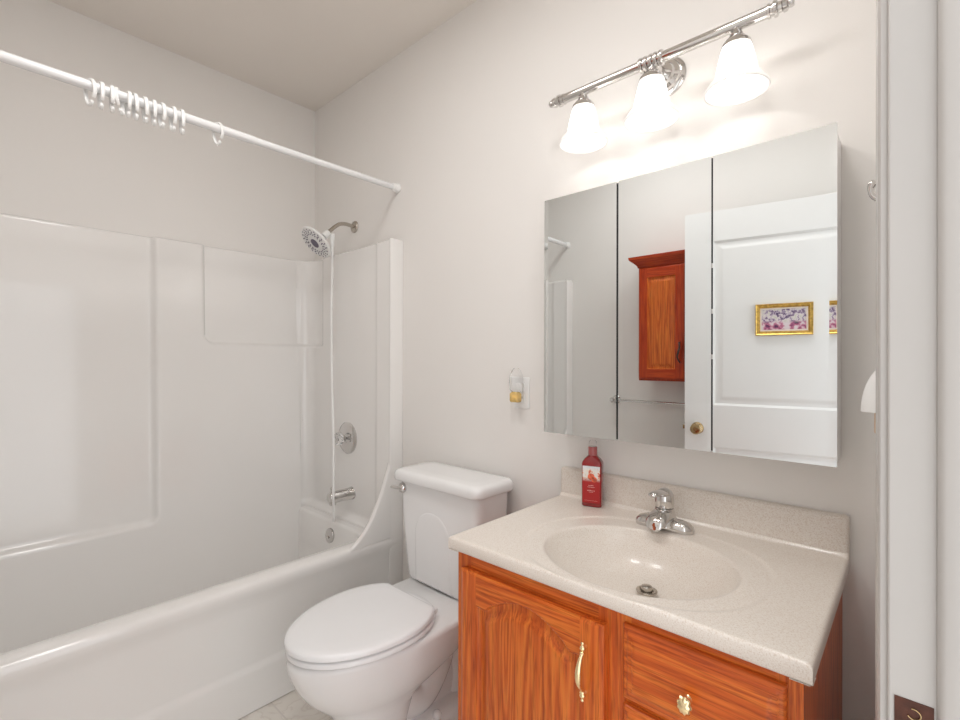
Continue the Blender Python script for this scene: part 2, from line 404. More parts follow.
TOP = 1.812; XB, YN, YE = -2.505, -0.058, -1.657    # inner wall faces: back, near (faucet) end, far end
def surround():
    bm = bmesh.new()
    R = 0.065
    # plan path: faucet end from its front edge to the corner, back wall, far corner, far end
    path = []                                  # (x, y, nx, ny, tag, s)
    for k in range(61):
        x = XF - 0.012 + (XB + R - XF + 0.012) * k / 60; path.append((x, YN, 0, -1, 'n', x))
    for k in range(1, 12):
        a = math.radians(90 * k / 12); path.append((XB + R - R * math.sin(a), YN - R + R * math.cos(a), math.sin(a), -math.cos(a), 'c', XB + R - R * math.sin(a)))
    n = 190
    for k in range(n + 1):
        y = YN - R + (YE + R - YN + R) * k / n; path.append((XB, y, 1, 0, 'b', y))
    for k in range(1, 12):
        a = math.radians(90 * k / 12); path.append((XB + R - R * math.cos(a), YE + R - R * math.sin(a), math.cos(a), math.sin(a), 'd', 0))
    for k in range(61):
        x = XB + R + (XF - 0.012 - XB - R) * k / 60; path.append((x, YE, 0, 1, 'e', x))
    zs = [0.09 + (TOP - 0.09) * k / 230 for k in range(231)]
    def rec(d, r0=0.0, r1=0.014): return sstep(r0, r1, d)
    def rr_sd(y, z, y0, y1, z0, z1, r):        # inside distance of a rounded rectangle
        dx = max(y0 + r - y, y - y1 + r); dz = max(z0 + r - z, z - z1 + r)
        return r - (math.hypot(max(dx, 0), max(dz, 0)) + min(max(dx, dz), 0))
    def offset(p, z):
        x, y, nx, ny, t, s = p
        o = 0.0
        if t == 'b': o += -0.040 * (z - 1.2) / 1.2               # walls lean out a little
        if t == 'b':
            d = rr_sd(y, z, -1.62, -0.785, 0.535, 3.0, 0.045); o -= 0.028 * rec(d, 0, 0.024)
            d2 = rr_sd(y, z, -0.600, 0.5, 1.338, 3.0, 0.050); o -= 0.020 * rec(d2, 0, 0.012)
        if t == 'c' and z > 1.33:
            o -= 0.020 * rec(z - 1.338, 0, 0.012)
        if t == 'n':
            o -= 0.020 * rec(z - 1.338, 0, 0.012) * sstep(-2.37, -2.41, x)
            o += 0.008 * sstep(-1.888, -1.872, x)
        if t == 'e':
            o += 0.008 * sstep(-1.888, -1.872, x)
        # ledge around the tub under the walls
        if t in 'bcd' and z < 0.50: o += (0.060 * ((0.50 - z) / 0.40) ** 2) * (nx if t != 'b' else 1)
        if t in 'ne': o += 0.030 * (1 - sstep(0.472, 0.50, z))
        if t in 'cd': o += 0.030 * (1 - sstep(0.472, 0.50, z)) * abs(ny)
        return o
    V = []
    for p in path:
        V.append([bm.verts.new((p[0] + p[2] * offset(p, z), p[1] + p[3] * offset(p, z), z)) for z in zs])
    for a, b in zip(V, V[1:]):
        for j in range(len(zs) - 1): bm.faces.new((a[j], b[j], b[j + 1], a[j + 1]))
    # top lip back to the walls
    lip = []
    for p, col in zip(path, V):
        co = col[-1].co; q = Vector((co.x, co.y, TOP + 0.006)) - Vector((p[2], p[3], 0)) * 0.006
        bx = min(max(q.x - p[2] * 0.2, XL + 0.001), XF); by = min(max(q.y - p[3] * 0.2, YF + 0.001), -0.001)
        lip.append((col[-1], bm.verts.new(q), bm.verts.new((bx, by, TOP + 0.006))))
    for a, b in zip(lip, lip[1:]):
        bm.faces.new((a[0], b[0], b[1], a[1])); bm.faces.new((a[1], b[1], b[2], a[2]))
    # front flanges: face turned to the room, from the end wall back to the room wall
    for yw, yi, ys in ((-0.001, YN - 0.010, -1), (YF + 0.001, YE + 0.010, 1)):
        prof = [(XF - 0.016, yi), (XF - 0.010, yi + ys * 0.003), (XF - 0.003, yi + ys * 0.002), (XF, yi - ys * 0.006), (XF, yw)]
        rows = [[(x, y, z) for x, y in prof] for z in (0.0, 0.455, TOP - 0.002, TOP + 0.006)]
        rows.append([(x - 0.02 if i > 1 else x, y, TOP + 0.006) for i, (x, y) in enumerate(prof)])
        loft(bm, rows, False, False, closed=False)
        # swept wing where the flange runs out on to the tub rim
        curve = spline([(0.0, 0.80), (0.008, 0.772), (0.022, 0.735), (0.050, 0.660), (0.080, 0.600), (0.111, 0.548), (0.150, 0.503), (0.187, 0.474), (0.210, 0.461)], 6)
        outer = [(yi + ys * d, z) for d, z in curve]
        inner = [(yi - ys * 0.004, z) for d, z in curve]
        def wing_loop(x, e): return [(x, y - ys * e * 0.7, z - e) for y, z in outer]
        loops = [[(XF - 0.002, y, z) for y, z in inner], wing_loop(XF - 0.002, 0.007), wing_loop(XF - 0.004, 0.002), wing_loop(XF - 0.010, 0.0), wing_loop(XF - 0.020, 0.0), wing_loop(XF - 0.026, 0.003), wing_loop(XF - 0.028, 0.008), [(XF - 0.030, y, z) for y, z in inner]]
        loft(bm, loops, False, False, closed=False)
    return bm
obj('wall_surround', bm_shift(surround(), inv), M['acrylic'], unit, angle=55)

def tub():
    bm = bmesh.new()
    RZ = 0.463
    # basin: rounded loops from the rim down
    L = []
    def lp(x0, x1, y0, y1, r, z): L.append(rrect(x0, x1, y0, y1, r, z, 10))
    lp(-2.555, -1.835, YF + 0.030, -0.030, 0.03, RZ)
    lp(-2.550, -1.838, YE + 0.075, YN - 0.060, 0.10, RZ)
    lp(-2.550, -1.845, YE + 0.082, YN - 0.067, 0.10, RZ - 0.004)
    lp(-2.550, -1.852, YE + 0.090, YN - 0.073, 0.10, RZ - 0.016)
    lp(-2.550, -1.872, YE + 0.140, YN - 0.088, 0.10, 0.30)
    lp(-2.550, -1.892, YE + 0.210, YN - 0.105, 0.11, 0.15)
    lp(-2.545, -1.925, YE + 0.260, YN - 0.140, 0.11, 0.125)
    lp(-2.520, -1.970, YE + 0.320, YN - 0.200, 0.10, 0.112)
    loft(bm, L, False, True)
    # front rim and apron, swept along the tub
    prof = [(-1.8365, RZ - 0.001), (-1.8355, RZ), (-1.826, RZ + 0.004), (-1.800, RZ + 0.005), (-1.776, RZ + 0.003), (-1.763, RZ - 0.003), (-1.7575, RZ - 0.012), (-1.756, RZ - 0.025),
            (-1.7575, RZ - 0.045), (-1.7620, RZ - 0.062), (-1.7640, RZ - 0.09), (-1.7640, 0.175), (-1.7625, 0.163), (-1.7575, 0.154), (-1.7560, 0.142), (-1.7560, 0.003), (-1.764, 0.002), (-1.80, 0.002)]
    ys = [YF + 0.001, -1.2, -0.6, -0.001]
    loft(bm, [[(x, y, z) for x, z in prof] for y in ys], False, False, closed=False)
    return bm
obj('tub', bm_shift(tub(), inv), M['acrylic'], unit, angle=50)
ov = obj('overflow_plate', bm_shift(add_lathe(lathe([(0.036, -0.012), (0.036, 0.002), (0.034, 0.006), (0.026, 0.0085), (0.010, 0.0095), (0, 0.0095)], (-2.155, -0.139, 0.392), (0, -1, 0.1), 32, cap1=False),
      [(0.006, 0.008), (0.007, 0.014), (0.004, 0.018), (0, 0.018)], (-2.155, -0.139, 0.384), (0, -1, 0.1), 14, cap1=False), inv), M['chrome'], unit)
ov['label'] = 'chrome round overflow plate'

# shower valve
vx, vz = -2.122, 0.872
valve = thing('shower_valve', 'round chrome shower valve with clear crystal knob above the tub spout', 'faucet', (vx, YN, vz))
obj('escutcheon', lathe([(0.079, 0.0), (0.0795, -0.006), (0.073, -0.012), (0.060, -0.016), (0.040, -0.019), (0.026, -0.023), (0.018, -0.026), (0.018, -0.034), (0, -0.034)], (0, 0, 0), (0, 1, 0), 40, cap1=False), M['chrome'], valve)
bm = bmesh.new(); loops = []
for h, r in ((0.034, 0.012), (0.037, 0.021), (0.046, 0.030), (0.062, 0.031), (0.070, 0.026), (0.073, 0.016)):
    loops.append([(r * (1 + 0.07 * math.cos(8 * a)) * math.cos(a), -h, r * (1 + 0.07 * math.cos(8 * a)) * math.sin(a)) for a in [2 * math.pi * k / 48 for k in range(48)]])
loft(bm, loops)
kn = obj('knob', bm, M['clear'], valve); kn['label'] = 'clear faceted crystal knob'
obj('index_button', lathe([(0.010, 0.0732), (0.010, 0.0755), (0, 0.076)], (0, 0, 0), (0, -1, 0), 20, cap1=False), M['chrome'], kn)
# tub spout
spx, spz = -2.085, 0.600
spout = thing('tub_spout', 'chrome tub spout with pull-up diverter at its tip', 'spout', (spx, YN, spz))
obj('spout_body', lathe([(0.032, 0.0), (0.032, -0.004), (0.029, -0.008), (0.0285, -0.10), (0.027, -0.118), (0.020, -0.128), (0, -0.130)], (0, 0, 0), (0, 1, 0), 32, cap1=False), M['chrome'], spout)
obj('spout_lip', lathe([(0.018, 0), (0.018, -0.020), (0.0155, -0.030), (0.0145, -0.030), (0.0145, -0.02)], (0, -0.108, -0.006), (0, 0, 1), 24), M['chrome'], spout)
obj('diverter', lathe([(0.004, 0.022), (0.004, 0.034), (0.009, 0.036), (0.0095, 0.046), (0.006, 0.05), (0, 0.05)], (0, -0.110, 0), (0, 0, 1), 20, cap1=False), M['chrome'], spout)

# shower head on its arm, with hand-shower hose
hx, hz = -2.155, 1.956
sh = thing('wall_shower', 'white round shower head with hose on a bent nickel arm', 'shower', (hx, 0, hz))
esc = obj('escutcheon', lathe([(0.031, 0.0), (0.031, -0.003), (0.027, -0.008), (0.018, -0.011), (0.011, -0.012)], (0, -0.0005, 0), (0, 1, 0), 32), M['nickel'], sh); esc['label'] = 'nickel wall flange'
arm_pts = spline([(0, -0.002, 0), (0, -0.05, 0.004), (0, -0.085, -0.002), (0, -0.115, -0.022), (0, -0.165, -0.070)], 8)
arm = obj('shower_arm', add_tube(bmesh.new(), arm_pts, 0.0095, 16), M['nickel'], sh); arm['label'] = 'bent brushed nickel arm'
# bracket block: diverter with the hose outlet
obj('bracket', add_lathe(lathe([(0.014, 0.0), (0.017, 0.006), (0.017, 0.030), (0.014, 0.036)], (0, -0.152, -0.058), Vector((0, -0.70, -0.70)), 20),
    [(0.012, 0.006), (0.0125, -0.02), (0.010, -0.026), (0.0095, -0.056), (0.0075, -0.060)], (0, -0.130, -0.068), (0, 0, 1), 18), M['plastic'], sh)
ax = Vector((-0.04, -0.72, -0.69)).normalized(); c0 = Vector((0.0, -0.192, -0.095))
hd = obj('spray_head', lathe([(0.012, -0.012), (0.020, 0.0), (0.034, 0.010), (0.066, 0.020), (0.084, 0.027), (0.088, 0.034), (0.085, 0.040), (0.078, 0.0415), (0.040, 0.0405), (0.036, 0.043), (0.034, 0.0435), (0, 0.0435)], c0, ax, 48, cap1=False), M['plastic'], sh)
a_, u_, v_ = frame_of(ax)
bm = bmesh.new()
for k in range(20):
    t = 2 * math.pi * k / 20
    for r in (0.049, 0.058, 0.067, 0.076):
        tt = t + (0.08 if r in (0.058, 0.076) else 0)
        p = c0 + ax * 0.0405 + u_ * r * math.cos(tt) + v_ * r * math.sin(tt)
        add_lathe(bm, [(0.0032, -0.001), (0.0030, 0.0025), (0, 0.003)], p, ax, 8, cap1=False)
nz_ = obj('spray_nozzles', bm, M['rubber'], hd); nz_['label'] = 'dark rubber spray nozzles'
bm = lathe([(0.024, 0.042), (0.024, 0.0452), (0.013, 0.046), (0.012, 0.044), (0, 0.044)], c0, ax, 28, cap1=False)
cn = obj('center_jet', bm, M['rubber'], hd); cn['label'] = 'dark round centre jet'
hose_pts = spline([(0, -0.130, -0.120), (0.003, -0.132, -0.22), (0.006, -0.138, -0.45), (0.046, -0.158, -0.75), (0.108, -0.186, -1.05), (0.134, -0.200, -1.30), (0.129, -0.196, -1.42), (0.118, -0.190, -1.452),
                   (0.106, -0.183, -1.42), (0.100, -0.182, -1.25), (0.086, -0.173, -1.05), (0.028, -0.147, -0.75), (-0.014, -0.126, -0.45), (-0.015, -0.121, -0.22), (-0.010, -0.128, -0.105)], 8)
hs = obj('shower_hose', add_tube(bmesh.new(), hose_pts, 0.0058, 10), M['plastic'], sh); hs['label'] = 'long white shower hose'

# curtain rod with its hooks
RX, RZ_ = -1.797, 2.070
rod = thing('curtain_rod', 'white tension curtain rod spanning over the bathtub', 'curtain rod', (RX, -0.86, RZ_))
obj('tube', lathe([(0.0142, YF + 0.86 + 0.004), (0.0142, 0.0), (0.0142, 0.20)], (0, 0, 0), (0, 1, 0), 24), M['rod'], rod)
obj('inner_tube', lathe([(0.0126, 0.195), (0.0126, 0.856)], (0, 0, 0), (0, 1, 0), 24), M['rod'], rod)
for s in (0.86, -0.855):
    sg = 1 if s > 0 else -1
    obj('end_cap', lathe([(0.0170, -0.034), (0.0180, -0.030), (0.0185, -0.012), (0.022, -0.008), (0.0225, -0.0005)], (0, s, 0), (0, sg, 0), 24), M['plastic'], rod)
hook_y = [-1.133, -1.107, -1.081, -1.065, -1.039, -1.023, -0.997, -0.973, -0.951, -0.920, -0.894, -0.784]
hook_words = ['white plastic curtain hook at the far outer end of the row, nearest the camera', 'white plastic curtain hook, second from the camera end of the row', 'white plastic curtain hook, third from the camera end of the row',
              'white plastic curtain hook hanging open at a slant, fourth from the camera end', 'white plastic curtain hook just past the slanted open one', 'white plastic curtain hook, middle one, paired close beside its neighbour',
              'white plastic curtain hook, fifth of the row counting from the lone hook', 'white plastic curtain hook, fourth of the row counting from the lone hook', 'white plastic curtain hook, third of the row counting from the lone hook',
              'white plastic curtain hook, second of the row counting from the lone hook', 'white plastic curtain hook that ends the row on the side of the lone hook', 'white plastic curtain hook hanging alone, apart from the row on the rod']
def hook_mesh():
    pts = spline([(0.016, 0, -0.036), (0.0215, 0, -0.026), (0.0215, 0, -0.008), (0.0142, 0, 0.0122), (0, 0, 0.0185), (-0.0142, 0, 0.0122), (-0.0215, 0, -0.006), (-0.0185, 0, -0.026), (-0.010, 0, -0.046), (0.000, 0, -0.056), (0.008, 0, -0.0505), (0.009, 0, -0.043)], 5)
    bm = bmesh.new(); add_tube(bm, pts, [0.0033 + 0.0009 * math.sin(math.pi * i / (len(pts) - 1)) for i in range(len(pts))], 8)
    bmesh.ops.scale(bm, vec=(1, 1.5, 1), verts=bm.verts); return bm
h0 = None
for i, (y, w) in enumerate(zip(hook_y, hook_words)):
    if h0 is None: o = h0 = obj('curtain_hook', hook_mesh(), M['plastic'])
    else:
        o = h0.copy(); COL.objects.link(o)
    o.location = (RX, y, RZ_ - 0.0008)
    o.rotation_euler = (math.radians(random.uniform(-3, 3)), 0, math.radians(random.uniform(-7, 7)))
    if i == 3: o.rotation_euler = (math.radians(10), 0, math.radians(-30))
    if i in (0, 11): o.rotation_euler = (0, 0, math.radians(22))
    tag(o, w, 'curtain hook', 'white curtain hooks on the shower rod')

# ------------------------------------------------------------------ toilet
TX = -1.297
toilet = thing('toilet', 'white two-piece toilet with closed lid between bathtub and vanity', 'toilet', (TX, 0, 0))
def egg(hw, yf, yb, z, n=56, pb=2.6, pf=2.0, yc=None):
    yc = yb - (yb - yf) * 0.47 if yc is None else yc; out = []
    for k in range(n):
        a = 2 * math.pi * k / n; c, s = math.cos(a), math.sin(a)
        p = pf if s < 0 else pb
        x = hw * math.copysign(abs(c) ** (2 / p), c)
        y = yc + (yc - yf) * math.copysign(abs(s) ** (2 / p), s) if s < 0 else yc + (yb - yc) * abs(s) ** (2 / p)
        out.append((x, y, z))
    return out
def bowl():
    bm = bmesh.new()
    L = [egg(0.104, -0.625, -0.40, 0.0, pb=3), egg(0.104, -0.625, -0.40, 0.012, pb=3), egg(0.098, -0.620, -0.395, 0.03, pb=3), egg(0.092, -0.615, -0.385, 0.10, pb=3), egg(0.094, -0.620, -0.35, 0.165),
         egg(0.106, -0.640, -0.30, 0.200), egg(0.132, -0.674, -0.24, 0.232), egg(0.156, -0.710, -0.16, 0.270), egg(0.174, -0.740, -0.09, 0.315, pb=3.4), egg(0.184, -0.758, -0.05, 0.360, pb=4), egg(0.187, -0.765, -0.035, 0.390, pb=5), egg(0.185, -0.763, -0.035, 0.403, pb=5), egg(0.175, -0.753, -0.040, 0.408, pb=5)]
    loft(bm, L)
    # rear foot and the trapway showing through the side of the pedestal
    loft(bm, [[(x, y, z) for x, y, z in rrect(-w, w, -0.46, -0.075, 0.07, zz, 8)] for w, zz in ((0.108, 0.0), (0.108, 0.022), (0.098, 0.045), (0.070, 0.060))])
    tp = spline([(0, -0.42, 0.20), (0, -0.36, 0.12), (0, -0.30, 0.11), (0, -0.24, 0.17), (0, -0.20, 0.245), (0, -0.155, 0.25), (0, -0.125, 0.19), (0, -0.12, 0.10), (0, -0.14, 0.03)], 7)
    add_tube(bm, tp, 0.072, 20)
    loft(bm, [rrect(-w, w, -0.50, -0.07, 0.04, zz, 6) for w, zz in ((0.050, 0.04), (0.046, 0.18), (0.060, 0.30), (0.11, 0.36))])
    return bm
obj('bowl', bowl(), M['porcelain'], toilet, angle=60)
for s in (-1, 1):
    bc = obj('bolt_cap', lathe([(0.017, 0.0), (0.017, 0.006), (0.012, 0.016), (0.005, 0.020), (0, 0.0205)], (s * 0.086, -0.285, 0.046), (0, 0, 1), 20, cap1=False), M['porcelain'], toilet)
def seat_loop(hw, yf, yb, z, inset=0.0):
    return [(x, min(y, -0.335 - inset * 0.5 if yb < -0.2895 else 1), zz) for x, y, zz in egg(hw - inset, yf + inset, yb - inset, z, 96, pb=2.25, pf=1.95, yc=-0.50)]
obj('seat', (lambda bm: (loft(bm, [seat_loop(0.188, -0.765, -0.285, 0.4160, .022), seat_loop(0.188, -0.765, -0.285, 0.4155, .004), seat_loop(0.188, -0.765, -0.285, 0.418), seat_loop(0.188, -0.765, -0.285, 0.4275), seat_loop(0.188, -0.765, -0.285, 0.4310, .003), seat_loop(0.188, -0.765, -0.285, 0.4315, .030)]), bm)[1])(bmesh.new()), M['seat'], toilet, angle=50)
def lid_bm():
    bm = bmesh.new(); L = [seat_loop(0.189, -0.768, -0.290, 0.4365, .030), seat_loop(0.189, -0.768, -0.290, 0.4365, .004), seat_loop(0.189, -0.768, -0.290, 0.4390, .000), seat_loop(0.189, -0.768, -0.290, 0.449), seat_loop(0.189, -0.768, -0.290, 0.4535, .003), seat_loop(0.189, -0.768, -0.290, 0.4565, .010), seat_loop(0.189, -0.768, -0.290, 0.4585, .025), seat_loop(0.189, -0.768, -0.290, 0.460, .07)]
    loft(bm, L); return bm
obj('lid', lid_bm(), M['seat'], toilet, angle=50)
for s in (-1, 1):
    obj('hinge', lathe([(0.008, -0.014), (0.0095, -0.011), (0.0095, 0.011), (0.008, 0.014)], (s * 0.112, -0.326, 0.4345), (1, 0, 0), 18), M['seat'], toilet)
def tank():
    bm = bmesh.new()
    def row(hw, yf, z, r=0.035): return rrect(-hw - 0.011, hw - 0.011, yf, -0.028, r, z, 8)
    loft(bm, [row(0.172, -0.190, 0.4115, 0.03), row(0.178, -0.196, 0.416), row(0.181, -0.200, 0.43), row(0.193, -0.203, 0.52), row(0.208, -0.206, 0.65), row(0.217, -0.208, 0.791)])
    # raised arched field on the front
    A = [(-0.098, 0.42)] + [(0.098 * math.cos(math.radians(180 - 180 * k / 24)), 0.60 + 0.098 * math.sin(math.radians(180 - 180 * k / 24))) for k in range(25)] + [(0.098, 0.42)]
    yf = lambda z: -0.200 - 0.008 * (z - 0.43) / 0.356
    cx = -0.030
    loft(bm, [[(cx + x * k, yf(0.53 + (z - 0.53) * k) - d, 0.53 + (z - 0.53) * k) for x, z in A] for k, d in ((1.0, -0.0015), (0.985, 0.0010), (0.95, 0.0018), (0.88, 0.0020))], False, True)
    return bm
tk = obj('tank', tank(), M['porcelain'], toilet, angle=50)
def tank_lid():
    bm = bmesh.new(); R = lambda g, z: rrect(-0.242 + g, 0.222 - g, -0.232 + g, -0.016 - g, 0.034, z, 8)
    loft(bm, [R(0.010, 0.7915), R(0.002, 0.795), R(0.0, 0.800), R(0.0, 0.820), R(0.003, 0.828), R(0.010, 0.834), R(0.022, 0.8365), R(0.06, 0.8375)]); return bm
obj('tank_lid', tank_lid(), M['porcelain'], toilet, angle=55)
lv = obj('flush_lever', (lambda bm: (add_lathe(bm, [(0.020, 0.0), (0.0205, 0.004), (0.018, 0.011), (0.012, 0.017), (0.007, 0.021), (0, 0.022)], (-0.196, -0.2078, 0.763), (0, -1, 0), 24, cap1=False),
     add_tube(bm, [(-0.196, -0.2225, 0.763), (-0.212, -0.2265, 0.763), (-0.230, -0.228, 0.762), (-0.246, -0.228, 0.761)], [0.008, 0.007, 0.0065, 0.005], 14), bm)[-1])(bmesh.new()), M['chrome'], toilet)
lv['label'] = 'chrome flush lever'

# ------------------------------------------------------------------ vanity
VX0, VX1, VYF = -0.870, -0.126, -0.525
VZ = 0.7805
van = thing('vanity_cabinet', 'honey oak vanity cabinet with brass hardware under the sink counter', 'cabinet', (VX0, VYF, 0))
V_ = lambda x, y, z: (x - VX0, y - VYF, z)
vw = VX1 - VX0
# carcass behind the face frame
bm = bmesh.new()
add_box(bm, (0.0, 0.020, 0.0), (0.016, 0.520, VZ)); add_box(bm, (vw - 0.016, 0.020, 0.0), (vw, 0.520, VZ))
add_box(bm, (0.016, 0.020, 0.09), (vw - 0.016, 0.520, 0.105)); add_box(bm, (0.016, 0.510, 0.105), (vw - 0.016, 0.520, VZ))
add_box(bm, (0.016, 0.075, 0.0), (vw - 0.016, 0.090, 0.09))
obj('carcass', bm, M['oak_v'], van)
bm = bmesh.new()
for x0, x1 in ((0.0, 0.045), (0.398, 0.468), (vw - 0.036, vw)): add_box(bm, (x0, 0, 0.0 if x0 in (0.0, vw - 0.036) else 0.09), (x1, 0.020, VZ), 0)
for x0, x1, z0, z1 in ((0.045, 0.398, 0.725, VZ), (0.045, 0.398, 0.09, 0.13), (0.468, vw - 0.036, 0.725, VZ), (0.468, vw - 0.036, 0.595, 0.640), (0.468, vw - 0.036, 0.365, 0.405), (0.468, vw - 0.036, 0.09, 0.13)):
    add_box(bm, (x0, 0.0005, z0), (x1, 0.0200, z1), 1)
obj('face_frame', bm, [M['oak_v'], M['oak_h']], van, smooth=False)

def cathedral_door(w, h, sw=0.052, arch=0.050, flat=0.012):
    """frame-and-panel door: stiles, bottom rail, top rail with a cathedral arch, raised panel"""
    base = h - 0.078
    def top(x):
        a, b = sw + flat, w - sw - flat
        if x <= a or x >= b: return base - 0.004 * 0
        t = (x - a) / (b - a)
        s = min(t, 1 - t) * 2                     # 0 at the shoulders, 1 at the crown
        return base - 0.006 * math.sin(math.pi * min(1, s / 0.22)) * (s < 0.22) + arch * (math.sin(math.pi * (s ** 0.72 - 0.5)) * 0.5 + 0.5)
    def dep(x, z):
        d = 0.0
        e = min(x, w - x, z, h - z)
        d += 0.0035 * (1 - sstep(0, 0.008, e))
        s = min(x - sw, w - sw - x, z - sw, (top(x) - z) * 0.86)
        if s > 0: d += 0.0105 * sstep(0, 0.005, s) - 0.0085 * sstep(0.012, 0.040, s)
        return d
    def mat(x, z):
        if x < sw or x > w - sw: return 0
        if z < sw or z > top(x): return 1
        return 2
    return dep, mat
vd_w, vd_h = 0.392, 0.625
dep, mf = cathedral_door(vd_w, vd_h)
vdoor = obj('door', relief(0, vd_w, 0, vd_h, dep, 0.0185, 0.0035, mf), [M['oak_v'], M['oak_h'], M['oak_panel']], van, angle=60, loc=(0.026, -0.0188, 0.118))
# brass bar pull with spool ends
pz = [(-0.060, 0.0022), (-0.057, 0.0040), (-0.053, 0.0030), (-0.050, 0.0055), (-0.046, 0.0062), (-0.042, 0.0035), (-0.039, 0.0058), (-0.035, 0.0040)]
def pull():
    bm = bmesh.new()
    prof = [(z, r) for z, r in pz] + [(-0.025, 0.0050), (-0.010, 0.0066), (0.010, 0.0066), (0.025, 0.0050)] + [(-z, r) for z, r in reversed(pz)]
    pts = [(0, -0.010 - 0.016 * (1 - sstep(0.012, 0.045, abs(z))), z) for z, r in prof]
    prf = spline([(*p, r) for p, (z, r) in zip(pts, prof)], 4)
    add_tube(bm, [p[:3] for p in prf], [p[3] for p in prf], 16)
    for s in (-1, 1):
        add_lathe(bm, [(0.006, 0.002), (0.0045, -0.004), (0.004, -0.012)], (0, 0, s * 0.046), (0, 1, 0), 14)
    return bm
hp = obj('handle', pull(), M['brass'], vdoor, loc=(vd_w - 0.040, 0.0005, 0.524)); hp['label'] = 'brass bow pull'
def drawer_front(w, h):
    def dep(x, z):
        e = min(x, w - x, z, h - z)
        return 0.0090 * (1 - sstep(0.0, 0.004, e)) * 0.55 + 0.0035 * (1 - sstep(0.010, 0.0125, e)) + 0.0030 * (1 - sstep(0.017, 0.026, e))
    return dep
def shell_knob():
    bm = bmesh.new(); loops = []
    for h, r in ((0.0, 0.0080), (0.003, 0.0060), (0.008, 0.0050), (0.012, 0.0075), (0.014, 0.0125), (0.017, 0.0155), (0.021, 0.0150), (0.025, 0.0105), (0.027, 0.004)):
        row = []
        for k in range(40):
            a = 2 * math.pi * k / 40; f = 1 + (0.07 * math.cos(9 * a) if h > 0.012 else 0)
            row.append((r * f * math.cos(a) * 0.86, -h, r * f * math.sin(a) * 1.05))
        loops.append(row)
    loft(bm, loops); return bm
dw = 0.268
for z0, hgt in ((0.618, 0.142), (0.388, 0.219), (0.118, 0.260)):
    d = obj('drawer', relief(0, dw, 0, hgt, drawer_front(dw, hgt), 0.0185, 0.003), M['oak_h'], van, angle=60, loc=(0.455, -0.0188, z0))
    k = obj('knob', shell_knob(), M['brass'], d, loc=(dw / 2 - 0.010, 0.0, hgt / 2 - 0.012)); k['label'] = 'brass shell-shaped knob'

# counter with moulded basin
CZ, CX0, CX1, CY0 = 0.813, -0.887, -0.112, -0.545
ctr = thing('sink_counter', 'speckled beige vanity counter with moulded oval basin and backsplash', 'sink counter', ((CX0 + CX1) / 2, CY0, VZ))
ccx = (CX0 + CX1) / 2
def counter():
    bm = bmesh.new()
    bx, by, ba, bb = -0.483, -0.332, 0.219, 0.186
    def zf(x, y):
        z = CZ
        ro = (abs((x - bx) / 0.277) ** 2.4 + abs((y + 0.318) / 0.232) ** 2.4) ** (1 / 2.4)
        z -= 0.0030 * (1 - sstep(0.955, 1.0, ro))
        dx, dy = (x - bx) / ba, (y - by) / bb
        r = math.hypot(dx, dy)
        if r < 1.05:
            rr_ = math.hypot(dx, dy - 0.22 * (1 - min(1, r)))
            bowl_ = 0.100 * (1 - min(1, rr_) ** 3.6) if r < 1 else 0
            z -= bowl_ * sstep(1.0, 0.97, r) + 0.003 * (1 - sstep(0.97, 1.035, r))
        e = min(x - CX0, CX1 - x, y - CY0)
        if e < 0.008: z -= 0.008 - math.sqrt(max(0, 0.008 ** 2 - (0.008 - e) ** 2))
        if y > -0.034: z += 0.012 * (sstep(-0.034, -0.020, y)) ** 2        # cove up to the backsplash
        return z
    e_ = [0, 0.0006, 0.0018, 0.0036, 0.0058, 0.008]
    nx, ny = 190, 132
    X = sorted([CX0 + e for e in e_] + [CX1 - e for e in e_] + [CX0 + 0.008 + (CX1 - CX0 - 0.016) * i / nx for i in range(1, nx)])
    Y = sorted([CY0 + e for e in e_] + [CY0 + 0.008 + (-0.018 - CY0 - 0.008) * j / ny for j in range(1, ny + 1)])
    Vt = [[bm.verts.new((x - ccx, y - CY0, zf(x, y) - VZ)) for x in X] for y in Y]
    for j in range(len(Y) - 1):
        for i in range(len(X) - 1): bm.faces.new((Vt[j][i], Vt[j][i + 1], Vt[j + 1][i + 1], Vt[j + 1][i]))
    def skirt(line, inn):
        low = []
        for v in line:
            x, y = v.co.x, v.co.y
            low.append((bm.verts.new((x, y, 0.004)), bm.verts.new((x + inn[0] * 0.004, y + inn[1] * 0.004, 0.0003)), bm.verts.new((x + inn[0] * 0.03, y + inn[1] * 0.03, 0.0003))))
        for (a, b), (p, q) in zip(zip(line, line[1:]), zip(low, low[1:])):
            bm.faces.new((a, b, q[0], p[0])); bm.faces.new((p[0], q[0], q[1], p[1])); bm.faces.new((p[1], q[1], q[2], p[2]))
    skirt(Vt[0], (0, 1)); skirt([r[0] for r in Vt], (1, 0)); skirt([r[-1] for r in Vt], (-1, 0))
    return bm
obj('counter_top', counter(), M['counter'], ctr, angle=60)
def splash():
    bm = bmesh.new(); x0, x1 = CX0 - ccx, CX1 - ccx
    S_ = lambda g, y: [(x, y, z) for x, z, _ in rrect(x0 + g, x1 - g, 0.0005, 0.0935 + CZ - VZ - g, 0.010, 0, 5)]
    yb = -0.001 - CY0; yf = -0.0225 - CY0
    loft(bm, [S_(0.0, yb), S_(0.0, yf + 0.007), S_(0.002, yf + 0.002), S_(0.006, yf)])
    return bm
obj('backsplash', splash(), M['counter'], ctr, angle=50)
